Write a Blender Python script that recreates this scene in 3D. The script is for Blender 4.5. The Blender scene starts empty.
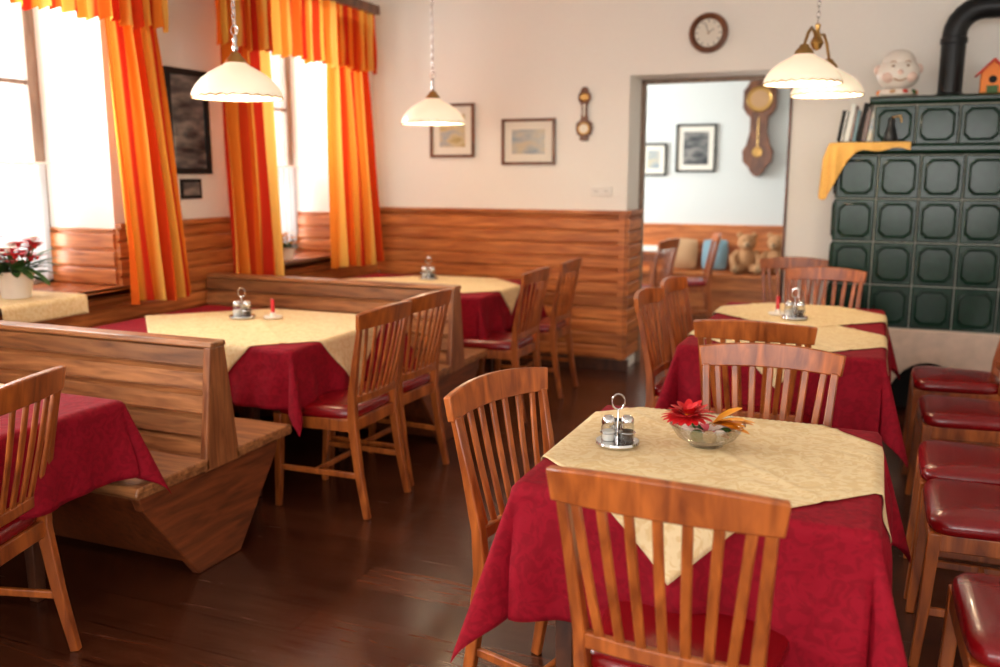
import bpy, bmesh, math, random
from mathutils import Vector, Matrix, Euler
random.seed(4)
pi=math.pi
sc=bpy.context.scene
def c(r,g,b):
    def f(v):
        v/=255.0
        return v/12.92 if v<=0.04045 else ((v+0.055)/1.055)**2.4
    return (f(r),f(g),f(b),1)

# ---------------------------------------------------------------- materials
def newmat(name):
    m=bpy.data.materials.new(name); m.use_nodes=True
    nt=m.node_tree; b=nt.nodes['Principled BSDF']
    return m,nt,b
def plain(name,col,rough=0.5,metal=0.0,bump=0.0,bscale=40,var=0.0,emis=None,es=0,trans=0,coat=0,spec=.5):
    m,nt,b=newmat(name)
    b.inputs['Base Color'].default_value=col
    b.inputs['Roughness'].default_value=rough
    b.inputs['Metallic'].default_value=metal
    b.inputs['Transmission Weight'].default_value=trans
    b.inputs['Coat Weight'].default_value=coat
    b.inputs['Specular IOR Level'].default_value=spec
    if emis: 
        b.inputs['Emission Color'].default_value=emis; b.inputs['Emission Strength'].default_value=es
    tc=nt.nodes.new('ShaderNodeTexCoord')
    n=nt.nodes.new('ShaderNodeTexNoise'); n.inputs['Scale'].default_value=bscale; n.inputs['Detail'].default_value=4
    nt.links.new(tc.outputs['Object'],n.inputs['Vector'])
    if bump:
        bp=nt.nodes.new('ShaderNodeBump'); bp.inputs['Strength'].default_value=bump; bp.inputs['Distance'].default_value=0.01
        nt.links.new(n.outputs['Fac'],bp.inputs['Height']); nt.links.new(bp.outputs['Normal'],b.inputs['Normal'])
    if var:
        mx=nt.nodes.new('ShaderNodeMix'); mx.data_type='RGBA'
        mx.inputs[6].default_value=tuple(x*(1-var) for x in col[:3])+(1,)
        mx.inputs[7].default_value=tuple(min(1,x*(1+var)) for x in col[:3])+(1,)
        nt.links.new(n.outputs['Fac'],mx.inputs[0]); nt.links.new(mx.outputs[2],b.inputs['Base Color'])
    return m
def wood(name,c1,c2,scale=(2,14,14),rough=0.35,coat=0.2,noise=3.0,bump=0.05,plank=None):
    m,nt,b=newmat(name); L=nt.links.new
    tc=nt.nodes.new('ShaderNodeTexCoord'); mp=nt.nodes.new('ShaderNodeMapping')
    mp.inputs['Scale'].default_value=scale
    n=nt.nodes.new('ShaderNodeTexNoise'); n.inputs['Scale'].default_value=noise; n.inputs['Detail'].default_value=6
    n.inputs['Distortion'].default_value=0.6
    cr=nt.nodes.new('ShaderNodeValToRGB')
    cr.color_ramp.elements[0].position=0.32; cr.color_ramp.elements[0].color=c1
    cr.color_ramp.elements[1].position=0.68; cr.color_ramp.elements[1].color=c2
    L(tc.outputs['Object'],mp.inputs['Vector'])
    src=mp.outputs[0]
    if plank:
        z0,bh=plank
        sp=nt.nodes.new('ShaderNodeSeparateXYZ'); L(tc.outputs['Object'],sp.inputs[0])
        a=nt.nodes.new('ShaderNodeMath'); a.operation='SUBTRACT'; a.inputs[1].default_value=z0; L(sp.outputs['Z'],a.inputs[0])
        d=nt.nodes.new('ShaderNodeMath'); d.operation='DIVIDE'; d.inputs[1].default_value=bh; L(a.outputs[0],d.inputs[0])
        fl=nt.nodes.new('ShaderNodeMath'); fl.operation='FLOOR'; L(d.outputs[0],fl.inputs[0])
        wn=nt.nodes.new('ShaderNodeTexWhiteNoise'); wn.noise_dimensions='1D'; L(fl.outputs[0],wn.inputs['W'])
        va=nt.nodes.new('ShaderNodeVectorMath'); va.operation='MULTIPLY_ADD'; va.inputs[1].default_value=(9,9,9); L(wn.outputs['Color'],va.inputs[0]); L(mp.outputs[0],va.inputs[2])
        src=va.outputs[0]
        mr=nt.nodes.new('ShaderNodeMapRange'); mr.inputs[3].default_value=.74; mr.inputs[4].default_value=1.24; L(wn.outputs['Value'],mr.inputs[0])
        hs=nt.nodes.new('ShaderNodeHueSaturation'); L(mr.outputs[0],hs.inputs['Value']); L(cr.outputs[0],hs.inputs['Color']); L(hs.outputs[0],b.inputs['Base Color'])
    else: L(cr.outputs[0],b.inputs['Base Color'])
    L(src,n.inputs['Vector']); L(n.outputs['Fac'],cr.inputs[0])
    bp=nt.nodes.new('ShaderNodeBump'); bp.inputs['Strength'].default_value=bump; bp.inputs['Distance'].default_value=0.004
    L(n.outputs['Fac'],bp.inputs['Height']); L(bp.outputs['Normal'],b.inputs['Normal'])
    b.inputs['Roughness'].default_value=rough; b.inputs['Coat Weight'].default_value=coat; b.inputs['Coat Roughness'].default_value=0.2
    return m
M={}
M['wall']=plain('plaster_wall',c(243,238,229),0.9,bump=0.08,bscale=60,var=0.02)
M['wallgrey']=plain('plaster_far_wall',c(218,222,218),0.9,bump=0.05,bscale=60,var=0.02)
M['ceil']=plain('plaster_ceiling',c(242,240,236),0.9,bump=0.05)
M['chair']=wood('chair_wood',c(124,56,16),c(188,100,40),(9,9,1.6),0.34,0.15)
M['wains']=wood('wainscot_wood',c(156,78,32),c(214,132,70),(1.0,1.0,12),0.42,0.1,bump=0.1,plank=(.09,.098))
M['bench']=wood('bench_wood',c(116,66,34),c(182,120,72),(1.4,14,14),0.4,0.12,bump=0.1,plank=(.43,.087))
M['benchv']=wood('bench_end_grain_up',c(112,60,30),c(168,102,58),(14,14,1.6),0.4,0.12,bump=0.1)
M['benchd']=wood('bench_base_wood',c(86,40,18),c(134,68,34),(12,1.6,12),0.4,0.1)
M['dark']=wood('dark_wood',c(52,28,18),c(92,52,32),(6,6,2),0.4,0.2)
M['brown']=wood('walnut_wood',c(84,46,24),c(130,76,42),(6,6,2),0.4,0.2)
M['frame']=wood('window_frame_wood',c(120,98,82),c(150,126,108),(8,8,2),0.5,0)
M['sill']=wood('sill_wood',c(140,68,28),c(196,110,54),(12,1.5,12),0.3,0.3)
M['vinyl']=plain('red_vinyl',c(128,8,14),0.26,bump=0.08,bscale=120,coat=0.25,var=0.12)
M['gold']=plain('brass',c(190,150,90),0.3,1.0)
M['chrome']=plain('polished_steel',c(215,215,215),0.15,1.0)
M['iron']=plain('black_iron',c(22,24,26),0.4,0.3,bump=0.05)
M['green']=plain('green_glazed_tile',c(18,44,32),0.22,bump=0.04,bscale=25,var=0.35,spec=.35)
M['grout']=plain('tile_grout',c(165,165,155),0.8)
M['stone']=plain('rough_stone',c(204,180,164),0.9,bump=0.5,bscale=14,var=0.25)
M['black']=plain('black_void',c(16,15,15),0.8)
M['white']=plain('white_ceramic',c(238,228,216),0.3,var=0.04)
M['cream']=plain('cream_paper',c(232,226,212),0.8)
M['wax']=plain('red_wax',c(200,20,24),0.4)
M['petalr']=plain('red_petal',c(206,14,22),0.5,var=0.2)
M['petalo']=plain('orange_petal',c(240,150,20),0.5,var=0.2)
M['petalw']=plain('white_petal',c(240,228,214),0.5)
M['petalp']=plain('pink_petal',c(226,90,110),0.5,var=0.2)
M['leaf']=plain('green_leaf',c(60,96,40),0.5,var=0.3)
M['fur']=plain('teddy_fur',c(186,136,92),0.95,bump=0.6,bscale=150,var=0.15)
M['blue']=plain('blue_cushion_fabric',c(120,150,160),0.9,bump=0.2,bscale=100)
M['beige']=plain('beige_cushion_fabric',c(190,150,110),0.9,bump=0.2,bscale=100)
M['ochre']=plain('ochre_fabric',c(206,160,84),0.85,bump=0.2,bscale=60,var=.1)
M['salt']=plain('salt',c(235,232,226),0.6)
M['pepper']=plain('pepper',c(70,52,40),0.8,var=0.4,bscale=200)
M['skin']=plain('painted_ceramic_pink',c(236,206,190),0.3)
M['roof']=plain('painted_red_roof',c(196,50,28),0.5)
M['orange']=plain('painted_orange',c(236,130,40),0.5)
M['plastic']=plain('white_plastic',c(236,232,224),0.4)

def glass():
    m,nt,b=newmat('clear_glass')
    nt.nodes.remove(b); out=nt.nodes['Material Output']
    g=nt.nodes.new('ShaderNodeBsdfGlossy'); g.inputs['Roughness'].default_value=0.03
    t=nt.nodes.new('ShaderNodeBsdfTransparent'); t.inputs[0].default_value=(.93,.95,.95,1)
    lw=nt.nodes.new('ShaderNodeLayerWeight'); lw.inputs[0].default_value=0.35
    mx=nt.nodes.new('ShaderNodeMixShader')
    nt.links.new(lw.outputs['Facing'],mx.inputs[0]); nt.links.new(t.outputs[0],mx.inputs[1]); nt.links.new(g.outputs[0],mx.inputs[2])
    nt.links.new(mx.outputs[0],out.inputs[0]); return m
M['glass']=glass()
def floor_mat():
    m,nt,b=newmat('dark_plank_floor')
    tc=nt.nodes.new('ShaderNodeTexCoord'); mp=nt.nodes.new('ShaderNodeMapping')
    br=nt.nodes.new('ShaderNodeTexBrick'); br.inputs['Scale'].default_value=1.0
    br.inputs['Brick Width'].default_value=1.25; br.inputs['Row Height'].default_value=0.19
    br.inputs['Mortar Size'].default_value=0.0025; br.offset=0.37
    br.inputs['Color1'].default_value=c(66,31,18); br.inputs['Color2'].default_value=c(100,52,31); br.inputs['Mortar'].default_value=c(24,11,8)
    mp2=nt.nodes.new('ShaderNodeMapping'); mp2.inputs['Scale'].default_value=(1.3,14,1)
    n=nt.nodes.new('ShaderNodeTexNoise'); n.inputs['Scale'].default_value=2.5; n.inputs['Detail'].default_value=8; n.inputs['Distortion'].default_value=0.8
    cr=nt.nodes.new('ShaderNodeValToRGB'); cr.color_ramp.elements[0].position=.28; cr.color_ramp.elements[0].color=(.5,.46,.44,1); cr.color_ramp.elements[1].position=.7; cr.color_ramp.elements[1].color=(1,1,1,1)
    mx=nt.nodes.new('ShaderNodeMix'); mx.data_type='RGBA'; mx.blend_type='MULTIPLY'; mx.inputs[0].default_value=1
    L=nt.links.new
    L(tc.outputs['Object'],mp.inputs[0]); L(mp.outputs[0],br.inputs[0]); L(tc.outputs['Object'],mp2.inputs[0]); L(mp2.outputs[0],n.inputs['Vector'])
    L(n.outputs['Fac'],cr.inputs[0]); L(br.outputs['Color'],mx.inputs[6]); L(cr.outputs[0],mx.inputs[7]); L(mx.outputs[2],b.inputs['Base Color'])
    mr=nt.nodes.new('ShaderNodeMapRange'); mr.inputs[3].default_value=.16; mr.inputs[4].default_value=.32
    L(n.outputs['Fac'],mr.inputs[0]); L(mr.outputs[0],b.inputs['Roughness'])
    bp=nt.nodes.new('ShaderNodeBump'); bp.inputs['Strength'].default_value=.3; bp.inputs['Distance'].default_value=.004
    L(br.outputs['Fac'],bp.inputs['Height']); bp.invert=True
    L(bp.outputs[0],b.inputs['Normal']); b.inputs['Specular IOR Level'].default_value=.6
    return m
M['floor']=floor_mat()
def cloth_mat(name,c1,c2,scale,bump,rough=0.75,spec=.3,crease=0):
    m,nt,b=newmat(name)
    L=nt.links.new
    tc=nt.nodes.new('ShaderNodeTexCoord')
    v=nt.nodes.new('ShaderNodeTexVoronoi'); v.feature='SMOOTH_F1'; v.inputs['Scale'].default_value=scale
    n=nt.nodes.new('ShaderNodeTexNoise'); n.inputs['Scale'].default_value=scale*.6; n.inputs['Distortion'].default_value=2.0
    mx=nt.nodes.new('ShaderNodeMix'); mx.data_type='RGBA'; mx.inputs[6].default_value=c1; mx.inputs[7].default_value=c2
    L(tc.outputs['Object'],v.inputs['Vector']); L(tc.outputs['Object'],n.inputs['Vector'])
    cr=nt.nodes.new('ShaderNodeValToRGB'); cr.color_ramp.elements[0].position=.42; cr.color_ramp.elements[1].position=.55
    L(n.outputs['Fac'],cr.inputs[0]); L(cr.outputs[0],mx.inputs[0]); L(mx.outputs[2],b.inputs['Base Color'])
    bp=nt.nodes.new('ShaderNodeBump'); bp.inputs['Strength'].default_value=bump; bp.inputs['Distance'].default_value=.006
    L(v.outputs['Distance'],bp.inputs['Height'])
    if crease:
        n2=nt.nodes.new('ShaderNodeTexNoise'); n2.inputs['Scale'].default_value=5; n2.inputs['Detail'].default_value=2; n2.inputs['Distortion'].default_value=1.2
        L(tc.outputs['Object'],n2.inputs['Vector'])
        b2=nt.nodes.new('ShaderNodeBump'); b2.inputs['Strength'].default_value=crease; b2.inputs['Distance'].default_value=.03
        L(n2.outputs['Fac'],b2.inputs['Height']); L(bp.outputs[0],b2.inputs['Normal']); L(b2.outputs[0],b.inputs['Normal'])
    else: L(bp.outputs[0],b.inputs['Normal'])
    b.inputs['Roughness'].default_value=rough; b.inputs['Specular IOR Level'].default_value=spec
    return m
M['red']=cloth_mat('red_tablecloth_fabric',c(130,3,24),c(144,6,30),38,.4,.8,.2,.25)
M['yel']=cloth_mat('cream_gold_damask',c(230,198,144),c(240,214,166),40,.1,.65,.4,.35)
def curtain_mat():
    m,nt,b=newmat('striped_curtain_fabric')
    L=nt.links.new; nt.nodes.remove(b); out=nt.nodes['Material Output']
    tc=nt.nodes.new('ShaderNodeTexCoord'); sp=nt.nodes.new('ShaderNodeSeparateXYZ')
    L(tc.outputs['UV'],sp.inputs[0])
    fr=nt.nodes.new('ShaderNodeMath'); fr.operation='FRACT'
    L(sp.outputs['X'],fr.inputs[0])
    cr=nt.nodes.new('ShaderNodeValToRGB'); e=cr.color_ramp; e.interpolation='LINEAR'
    stops=[(0,c(222,100,34)),(.14,c(222,100,34)),(.18,c(240,176,76)),(.30,c(240,176,76)),(.33,c(196,50,28)),(.44,c(190,44,26)),(.47,c(230,128,44)),(.66,c(232,134,48)),(.70,c(242,190,96)),(.82,c(240,184,90)),(.86,c(206,66,30))]
    e.elements[0].position=0; e.elements[0].color=stops[0][1]; e.elements[1].position=stops[1][0]; e.elements[1].color=stops[1][1]
    for p,col in stops[2:]:
        x=e.elements.new(p); x.color=col
    L(fr.outputs[0],cr.inputs[0])
    d=nt.nodes.new('ShaderNodeBsdfDiffuse'); t=nt.nodes.new('ShaderNodeBsdfTranslucent')
    L(cr.outputs[0],d.inputs[0]); L(cr.outputs[0],t.inputs[0])
    mx=nt.nodes.new('ShaderNodeMixShader'); mx.inputs[0].default_value=.3
    L(d.outputs[0],mx.inputs[1]); L(t.outputs[0],mx.inputs[2]); L(mx.outputs[0],out.inputs[0])
    return m
M['curtain']=curtain_mat()
def lace_mat():
    m,nt,b=newmat('white_lace')
    L=nt.links.new; nt.nodes.remove(b); out=nt.nodes['Material Output']
    d=nt.nodes.new('ShaderNodeBsdfDiffuse'); t=nt.nodes.new('ShaderNodeBsdfTranslucent'); tr=nt.nodes.new('ShaderNodeBsdfTransparent')
    d.inputs[0].default_value=(.7,.7,.7,1); t.inputs[0].default_value=(.3,.3,.3,1)
    a=nt.nodes.new('ShaderNodeMixShader'); a.inputs[0].default_value=.4; L(d.outputs[0],a.inputs[1]); L(t.outputs[0],a.inputs[2])
    b2=nt.nodes.new('ShaderNodeMixShader'); b2.inputs[0].default_value=.03; L(a.outputs[0],b2.inputs[1]); L(tr.outputs[0],b2.inputs[2])
    L(b2.outputs[0],out.inputs[0]); return m
M['lace']=lace_mat()
M['shade']=plain('lamp_opal_glass',c(246,234,212),0.25,emis=c(255,232,194),es=0.4)
M['bulb']=plain('lit_bulb',c(255,240,210),0.3,emis=c(255,225,175),es=6)
def art(name,c1,c2,c3):
    m,nt,b=newmat(name); L=nt.links.new
    tc=nt.nodes.new('ShaderNodeTexCoord'); n=nt.nodes.new('ShaderNodeTexNoise'); n.inputs['Scale'].default_value=9; n.inputs['Detail'].default_value=5
    mp=nt.nodes.new('ShaderNodeMapping'); mp.inputs['Scale'].default_value=(.6,1,1.6)
    cr=nt.nodes.new('ShaderNodeValToRGB'); e=cr.color_ramp; e.elements[0].position=.35; e.elements[0].color=c1; e.elements[1].position=.65; e.elements[1].color=c3
    x=e.elements.new(.5); x.color=c2
    L(tc.outputs['Object'],mp.inputs[0]); L(mp.outputs[0],n.inputs['Vector']); L(n.outputs['Fac'],cr.inputs[0]); L(cr.outputs[0],b.inputs['Base Color']); b.inputs['Roughness'].default_value=.3
    return m
M['art1']=art('landscape_print',c(170,150,90),c(206,190,150),c(150,165,180))
M['art2']=art('sea_print',c(130,150,165),c(176,178,172),c(200,186,150))
M['art3']=art('dark_print',c(40,44,50),c(96,98,98),c(150,146,140))

# ---------------------------------------------------------------- mesh builder
class MB:
    def __init__(s): s.v=[]; s.f=[]; s.m=[]; s.mats=[]; s.uv={}
    def mi(s,k):
        if k not in s.mats: s.mats.append(k)
        return s.mats.index(k)
    def add(s,vs,fs,k,mtx=None):
        o=len(s.v); i=s.mi(k)
        for p in vs:
            p=Vector(p)
            if mtx: p=mtx@p
            s.v.append(p)
        for f in fs: s.f.append([o+j for j in f]); s.m.append(i)
        return o
    def box(s,x0,x1,y0,y1,z0,z1,k,mtx=None):
        vs=[(x0,y0,z0),(x1,y0,z0),(x1,y1,z0),(x0,y1,z0),(x0,y0,z1),(x1,y0,z1),(x1,y1,z1),(x0,y1,z1)]
        s.add(vs,[(0,3,2,1),(4,5,6,7),(0,1,5,4),(1,2,6,5),(2,3,7,6),(3,0,4,7)],k,mtx)
    def prism(s,poly,ax,a0,a1,k,mtx=None):
        n=len(poly)
        def P(p,a):
            return {'x':(a,p[0],p[1]),'y':(p[0],a,p[1]),'z':(p[0],p[1],a)}[ax]
        vs=[P(p,a0) for p in poly]+[P(p,a1) for p in poly]
        fs=[list(range(n)),list(range(2*n-1,n-1,-1))]+[(i,i+n,(i+1)%n+n,(i+1)%n) for i in range(n)]
        s.add(vs,fs,k,mtx)
    def sweep(s,pts,sizes,A,k,mtx=None):
        pts=[Vector(p) for p in pts]; A=Vector(A); vs=[]; n=len(pts)
        for i,p in enumerate(pts):
            t=(pts[min(i+1,n-1)]-pts[max(i-1,0)]).normalized()
            a=(A-A.dot(t)*t).normalized(); b=t.cross(a)
            w,d=sizes[i] if isinstance(sizes,list) else sizes
            vs+=[p+a*w/2+b*d/2,p-a*w/2+b*d/2,p-a*w/2-b*d/2,p+a*w/2-b*d/2]
        fs=[(0,1,2,3),tuple(4*(n-1)+j for j in (3,2,1,0))]
        for i in range(n-1):
            for j in range(4): fs.append((4*i+j,4*i+4+j,4*i+4+(j+1)%4,4*i+(j+1)%4))
        s.add(vs,fs,k,mtx)
    def tube(s,pts,r,k,seg=10,mtx=None,closed=False):
        pts=[Vector(p) for p in pts]; n=len(pts); vs=[]; prev=None
        for i,p in enumerate(pts):
            if closed: t=(pts[(i+1)%n]-pts[i-1]).normalized()
            else: t=(pts[min(i+1,n-1)]-pts[max(i-1,0)]).normalized()
            if prev is None:
                a=t.orthogonal().normalized()
            else:
                a=(prev-prev.dot(t)*t).normalized()
            prev=a; b=t.cross(a)
            rr=r[i] if isinstance(r,list) else r
            for j in range(seg):
                an=2*pi*j/seg; vs.append(p+(a*math.cos(an)+b*math.sin(an))*rr)
        fs=[]
        for i in range(n if closed else n-1):
            i2=(i+1)%n
            for j in range(seg): fs.append((i*seg+j,i2*seg+j,i2*seg+(j+1)%seg,i*seg+(j+1)%seg))
        if not closed: fs+= [tuple(range(seg)),tuple((n-1)*seg+j for j in range(seg-1,-1,-1))]
        s.add(vs,fs,k,mtx)
    def lathe(s,prof,k,cx=0,cy=0,cz=0,seg=32,mtx=None,cap=False):
        vs=[];n=len(prof)
        for r,z in prof:
            for j in range(seg):
                a=2*pi*j/seg; vs.append((cx+r*math.cos(a),cy+r*math.sin(a),cz+z))
        fs=[]
        for i in range(n-1):
            for j in range(seg): fs.append((i*seg+j,i*seg+(j+1)%seg,(i+1)*seg+(j+1)%seg,(i+1)*seg+j))
        if cap: fs+=[tuple(range(seg)),tuple((n-1)*seg+j for j in range(seg-1,-1,-1))]
        s.add(vs,fs,k,mtx)
    def ball(s,ctr,r,k,mtx=None,seg=16,rings=10):
        if not isinstance(r,(tuple,list)): r=(r,r,r)
        vs=[];
        for i in range(1,rings):
            ph=pi*i/rings
            for j in range(seg):
                a=2*pi*j/seg; vs.append((ctr[0]+r[0]*math.sin(ph)*math.cos(a),ctr[1]+r[1]*math.sin(ph)*math.sin(a),ctr[2]+r[2]*math.cos(ph)))
        t=len(vs); vs+=[(ctr[0],ctr[1],ctr[2]+r[2]),(ctr[0],ctr[1],ctr[2]-r[2])]
        fs=[]
        for i in range(rings-2):
            for j in range(seg): fs.append((i*seg+j,(i+1)*seg+j,(i+1)*seg+(j+1)%seg,i*seg+(j+1)%seg))
        for j in range(seg):
            fs.append((t,j,(j+1)%seg)); fs.append((t+1,(rings-2)*seg+(j+1)%seg,(rings-2)*seg+j))
        s.add(vs,fs,k,mtx)
    def grid(s,fn,nu,nv,k,uvf=None,mtx=None):
        vs=[fn(i/nu,j/nv) for j in range(nv+1) for i in range(nu+1)]
        o=len(s.v)
        if uvf:
            for j in range(nv+1):
                for i in range(nu+1): s.uv[o+j*(nu+1)+i]=uvf(i/nu,j/nv)
        fs=[(j*(nu+1)+i,j*(nu+1)+i+1,(j+1)*(nu+1)+i+1,(j+1)*(nu+1)+i) for j in range(nv) for i in range(nu)]
        s.add(vs,fs,k,mtx)
    def blade(s,base,d,L,w,k,curl=0.3,up=(0,0,1)):
        base=Vector(base); d=Vector(d).normalized(); up=Vector(up)
        side=d.cross(up)
        if side.length<.01: side=d.cross(Vector((1,0,0)))
        side.normalize(); nrm=side.cross(d)
        vs=[];
        for t,ww in ((0,.25),(.35,.9),(.7,1),(.92,.6),(1,.1)):
            p=base+d*L*t+nrm*(-curl*L*t*t)
            vs+=[p-side*w/2*ww+nrm*.1*w*ww,p,p+side*w/2*ww+nrm*.1*w*ww]
        fs=[]
        for i in range(4):
            for j in range(2): fs.append((3*i+j,3*i+j+1,3*i+4+j,3*i+3+j))
        s.add(vs,fs,k)
    def mesh(s,name,smooth=35):
        me=bpy.data.meshes.new(name)
        me.from_pydata([tuple(p) for p in s.v],[],s.f)
        for k in s.mats: me.materials.append(M[k])
        for i,p in enumerate(me.polygons): p.material_index=s.m[i]
        if s.uv:
            ul=me.uv_layers.new(name='UVMap')
            for l in me.loops:
                ul.data[l.index].uv=s.uv.get(l.vertex_index,(0,0))
        bm=bmesh.new(); bm.from_mesh(me); bmesh.ops.recalc_face_normals(bm,faces=bm.faces); bm.to_mesh(me); bm.free()
        if smooth:
            me.shade_smooth(); me.set_sharp_from_angle(angle=math.radians(smooth))
        return me
    def obj(s,name,loc=(0,0,0),rz=0,bevel=0,smooth=35,seg=2,parent=None,solid=0):
        return place(s.mesh(name,smooth),name,loc,rz,bevel,seg,parent,solid)
def place(me,name,loc=(0,0,0),rz=0,bevel=0,seg=2,parent=None,solid=0):
    o=bpy.data.objects.new(name,me); sc.collection.objects.link(o)
    o.location=loc; o.rotation_euler=(0,0,rz)
    if solid:
        md=o.modifiers.new('solid','SOLIDIFY'); md.thickness=solid; md.offset=0
    if bevel:
        md=o.modifiers.new('bevel','BEVEL'); md.width=bevel; md.segments=seg; md.limit_method='ANGLE'; md.angle_limit=math.radians(40)
    if parent: o.parent=parent
    return o
def empty(name,loc=(0,0,0),rz=0):
    o=bpy.data.objects.new(name,None); sc.collection.objects.link(o); o.location=loc; o.rotation_euler=(0,0,rz); o.empty_display_size=.1
    return o

# ---------------------------------------------------------------- room shell
XL=-3.91; XO=-4.47; YB=6.66; YB2=7.06; XR=2.3; YF=-3.0; H=3.0; YFAR=10.2
b=MB(); b.box(-4.47,XR+.2,YF-.2,YFAR+.2,-.1,0,'floor'); b.obj('floor',smooth=0)
b=MB(); b.box(-4.6,XR+.2,YF-.2,YFAR+.2,H,H+.1,'ceil'); b.obj('ceiling',smooth=0)
SILL=.88; WT=2.66
wins=[(0.1,1.4),(2.45,3.82),(4.95,6.2)]
b=MB()
b.box(XO,XL,YF,YB2,0,SILL-.03,'wall'); b.box(XO,XL,YF,YB2,WT,H,'wall')
ys=[YF]+[q for w in wins for q in w]+[YB2]
for i in range(0,len(ys),2): b.box(XO,XL,ys[i],ys[i+1],SILL-.03,WT,'wall')
b.obj('wall_left',smooth=0)
DX0,DX1,DZ=-1.74,-.59,2.21
b=MB()
b.box(XL,DX0,YB,YB2,0,H,'wall'); b.box(DX1,XR,YB,YB2,0,H,'wall'); b.box(DX0,DX1,YB,YB2,DZ,H,'wall')
b.obj('wall_back',smooth=0)
b=MB(); b.box(XR,XR+.2,YF,YFAR,0,H,'wall'); b.obj('wall_right',smooth=0)
b=MB()
b.box(XO,XR,YF-.2,YF,0,.8,'wall'); b.box(XO,XR,YF-.2,YF,2.6,H,'wall')
for x0,x1 in ((XO,-3.2),(-.7,-.3),(1.9,XR)): b.box(x0,x1,YF-.2,YF,.8,2.6,'wall')
b.obj('wall_front',smooth=0)
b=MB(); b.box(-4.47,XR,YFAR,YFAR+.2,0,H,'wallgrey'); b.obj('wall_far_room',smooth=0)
b=MB()
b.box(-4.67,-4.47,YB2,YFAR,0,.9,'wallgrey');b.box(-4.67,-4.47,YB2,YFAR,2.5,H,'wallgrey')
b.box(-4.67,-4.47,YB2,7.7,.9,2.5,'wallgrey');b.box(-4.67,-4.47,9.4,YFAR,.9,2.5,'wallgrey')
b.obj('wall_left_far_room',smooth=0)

# casing of the open passage
b=MB()
b.box(DX0+.002,DX0+.03,YB2-.05,YB2+.02,0,DZ-.002,'frame'); b.box(DX1-.02,DX1-.002,YB-.012,YB+.05,0,DZ,'brown')
b.box(DX0+.002,DX1-.002,YB2-.05,YB2+.02,DZ-.03,DZ-.002,'frame')
b.obj('trim_3',bevel=.004)

# wainscot: separate horizontal planks with real grooves
def lap(z0,z1,th=.028,bh=.098):
    pts=[]; z=z0
    while z<z1-.001:
        zt=min(z+bh,z1); pts+=[(th-.018,z),(th-.018,z+.006),(th-.004,z+.010),(th,z+.020),(th,zt-.010),(th-.004,zt-.004),(th-.018,zt-.001)]; z=zt
    return pts
WZ=1.2
b=MB()
def wb(x0,x1,yf,z0,z1):
    pr=lap(z0,z1); poly=[(yf-d,z) for d,z in pr]+[(yf,z1),(yf,z0)]
    b.prism(poly,'x',x0,x1,'wains')
def wl(y0,y1,xf,z0,z1):
    pr=lap(z0,z1); poly=[(xf+d,z) for d,z in pr]+[(xf,z1),(xf,z0)]
    b.prism(poly,'y',y0,y1,'wains')
wb(XL+.03,DX0,YB,.09,WZ)
b.box(XL+.03,DX0+.005,YB-.045,YB,WZ,WZ+.028,'wains')
b.box(DX0-.05,DX0,YB-.036,YB,.0,WZ,'wains')
pr=lap(.09,WZ); b.prism([(DX0+d,z) for d,z in pr]+[(DX0,WZ),(DX0,.09)],'y',YB-.02,YB2-.05,'wains')
b.box(DX0,DX0+.04,YB-.03,YB2-.05,WZ,WZ+.028,'wains')
b.obj('trim_1',smooth=0)
b=MB()
wl(YF,YB-.001,XL,.09,SILL-.05)
for i in range(0,len(ys),2):
    y1=min(ys[i+1],YB)
    if y1>ys[i]:
        wl(ys[i],y1,XL,SILL-.05,WZ); b.box(XL,XL+.045,ys[i],y1,WZ,WZ+.028,'wains')
for y0,y1 in wins:
    for yf,sg in ((y1,-1),(y0,1)):
        pr=lap(SILL,WZ,.02); b.prism([(yf+sg*d,z) for d,z in pr]+[(yf,WZ),(yf,SILL)],'x',XO+.08,XL,'wains')
b.obj('trim_2',smooth=0)
b=MB(); b.box(XL,DX0+.04,YB-.045,YB,0,.09,'dark'); b.obj('baseboard_back',smooth=0,bevel=.004)
b=MB(); b.box(XL,XL+.045,YF,YB-.045,0,.09,'dark'); b.obj('baseboard_left',smooth=0,bevel=.004)

# windows
for i,(y0,y1) in enumerate(wins):
    b=MB(); X0=XO+.02; X1=X0+.06
    z0,z1=SILL,WT
    fw=.07
    b.box(X0,X1,y0,y0+fw,z0,z1,'frame'); b.box(X0,X1,y1-fw,y1,z0,z1,'frame')
    b.box(X0,X1,y0,y1,z0,z0+fw,'frame'); b.box(X0,X1,y0,y1,z1-fw,z1,'frame')
    ym=(y0+y1)/2; b.box(X0,X1+.01,ym-.04,ym+.04,z0,z1,'frame')
    for zz in (1.5,2.0): b.box(X0+.01,X1-.01,y0+fw,y1-fw,zz-.012,zz+.012,'frame')
    b.box(X0+.025,X0+.03,y0+fw,y1-fw,z0+fw,z1-fw,'glass')
    b.obj('window_%d'%(i+1),bevel=.004)
    b=MB(); b.box(X1,XL+.14,y0+.001,y1-.001,SILL-.03,SILL+.003,'sill'); b.box(XL+.045,XL+.14,y0-.12,y1+.12,SILL-.03,SILL+.003,'sill')
    b.obj('window_sill',bevel=.006)
    b=MB()
    def lf(u,v,y0=y0,y1=y1): return (XO+.14+.015*math.sin(u*2*pi*16+v),y0+.07+(y1-y0-.14)*u,SILL+.03+(1.56-SILL-.03)*v+(.012*math.sin(u*2*pi*8) if v<.01 else 0))
    b.grid(lf,160,8,'lace'); b.tube([(XO+.14,y0+.02,1.56),(XO+.14,y1-.02,1.56)],.006,'white')
    b.obj('lace_cafe_curtain',smooth=80)
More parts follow.
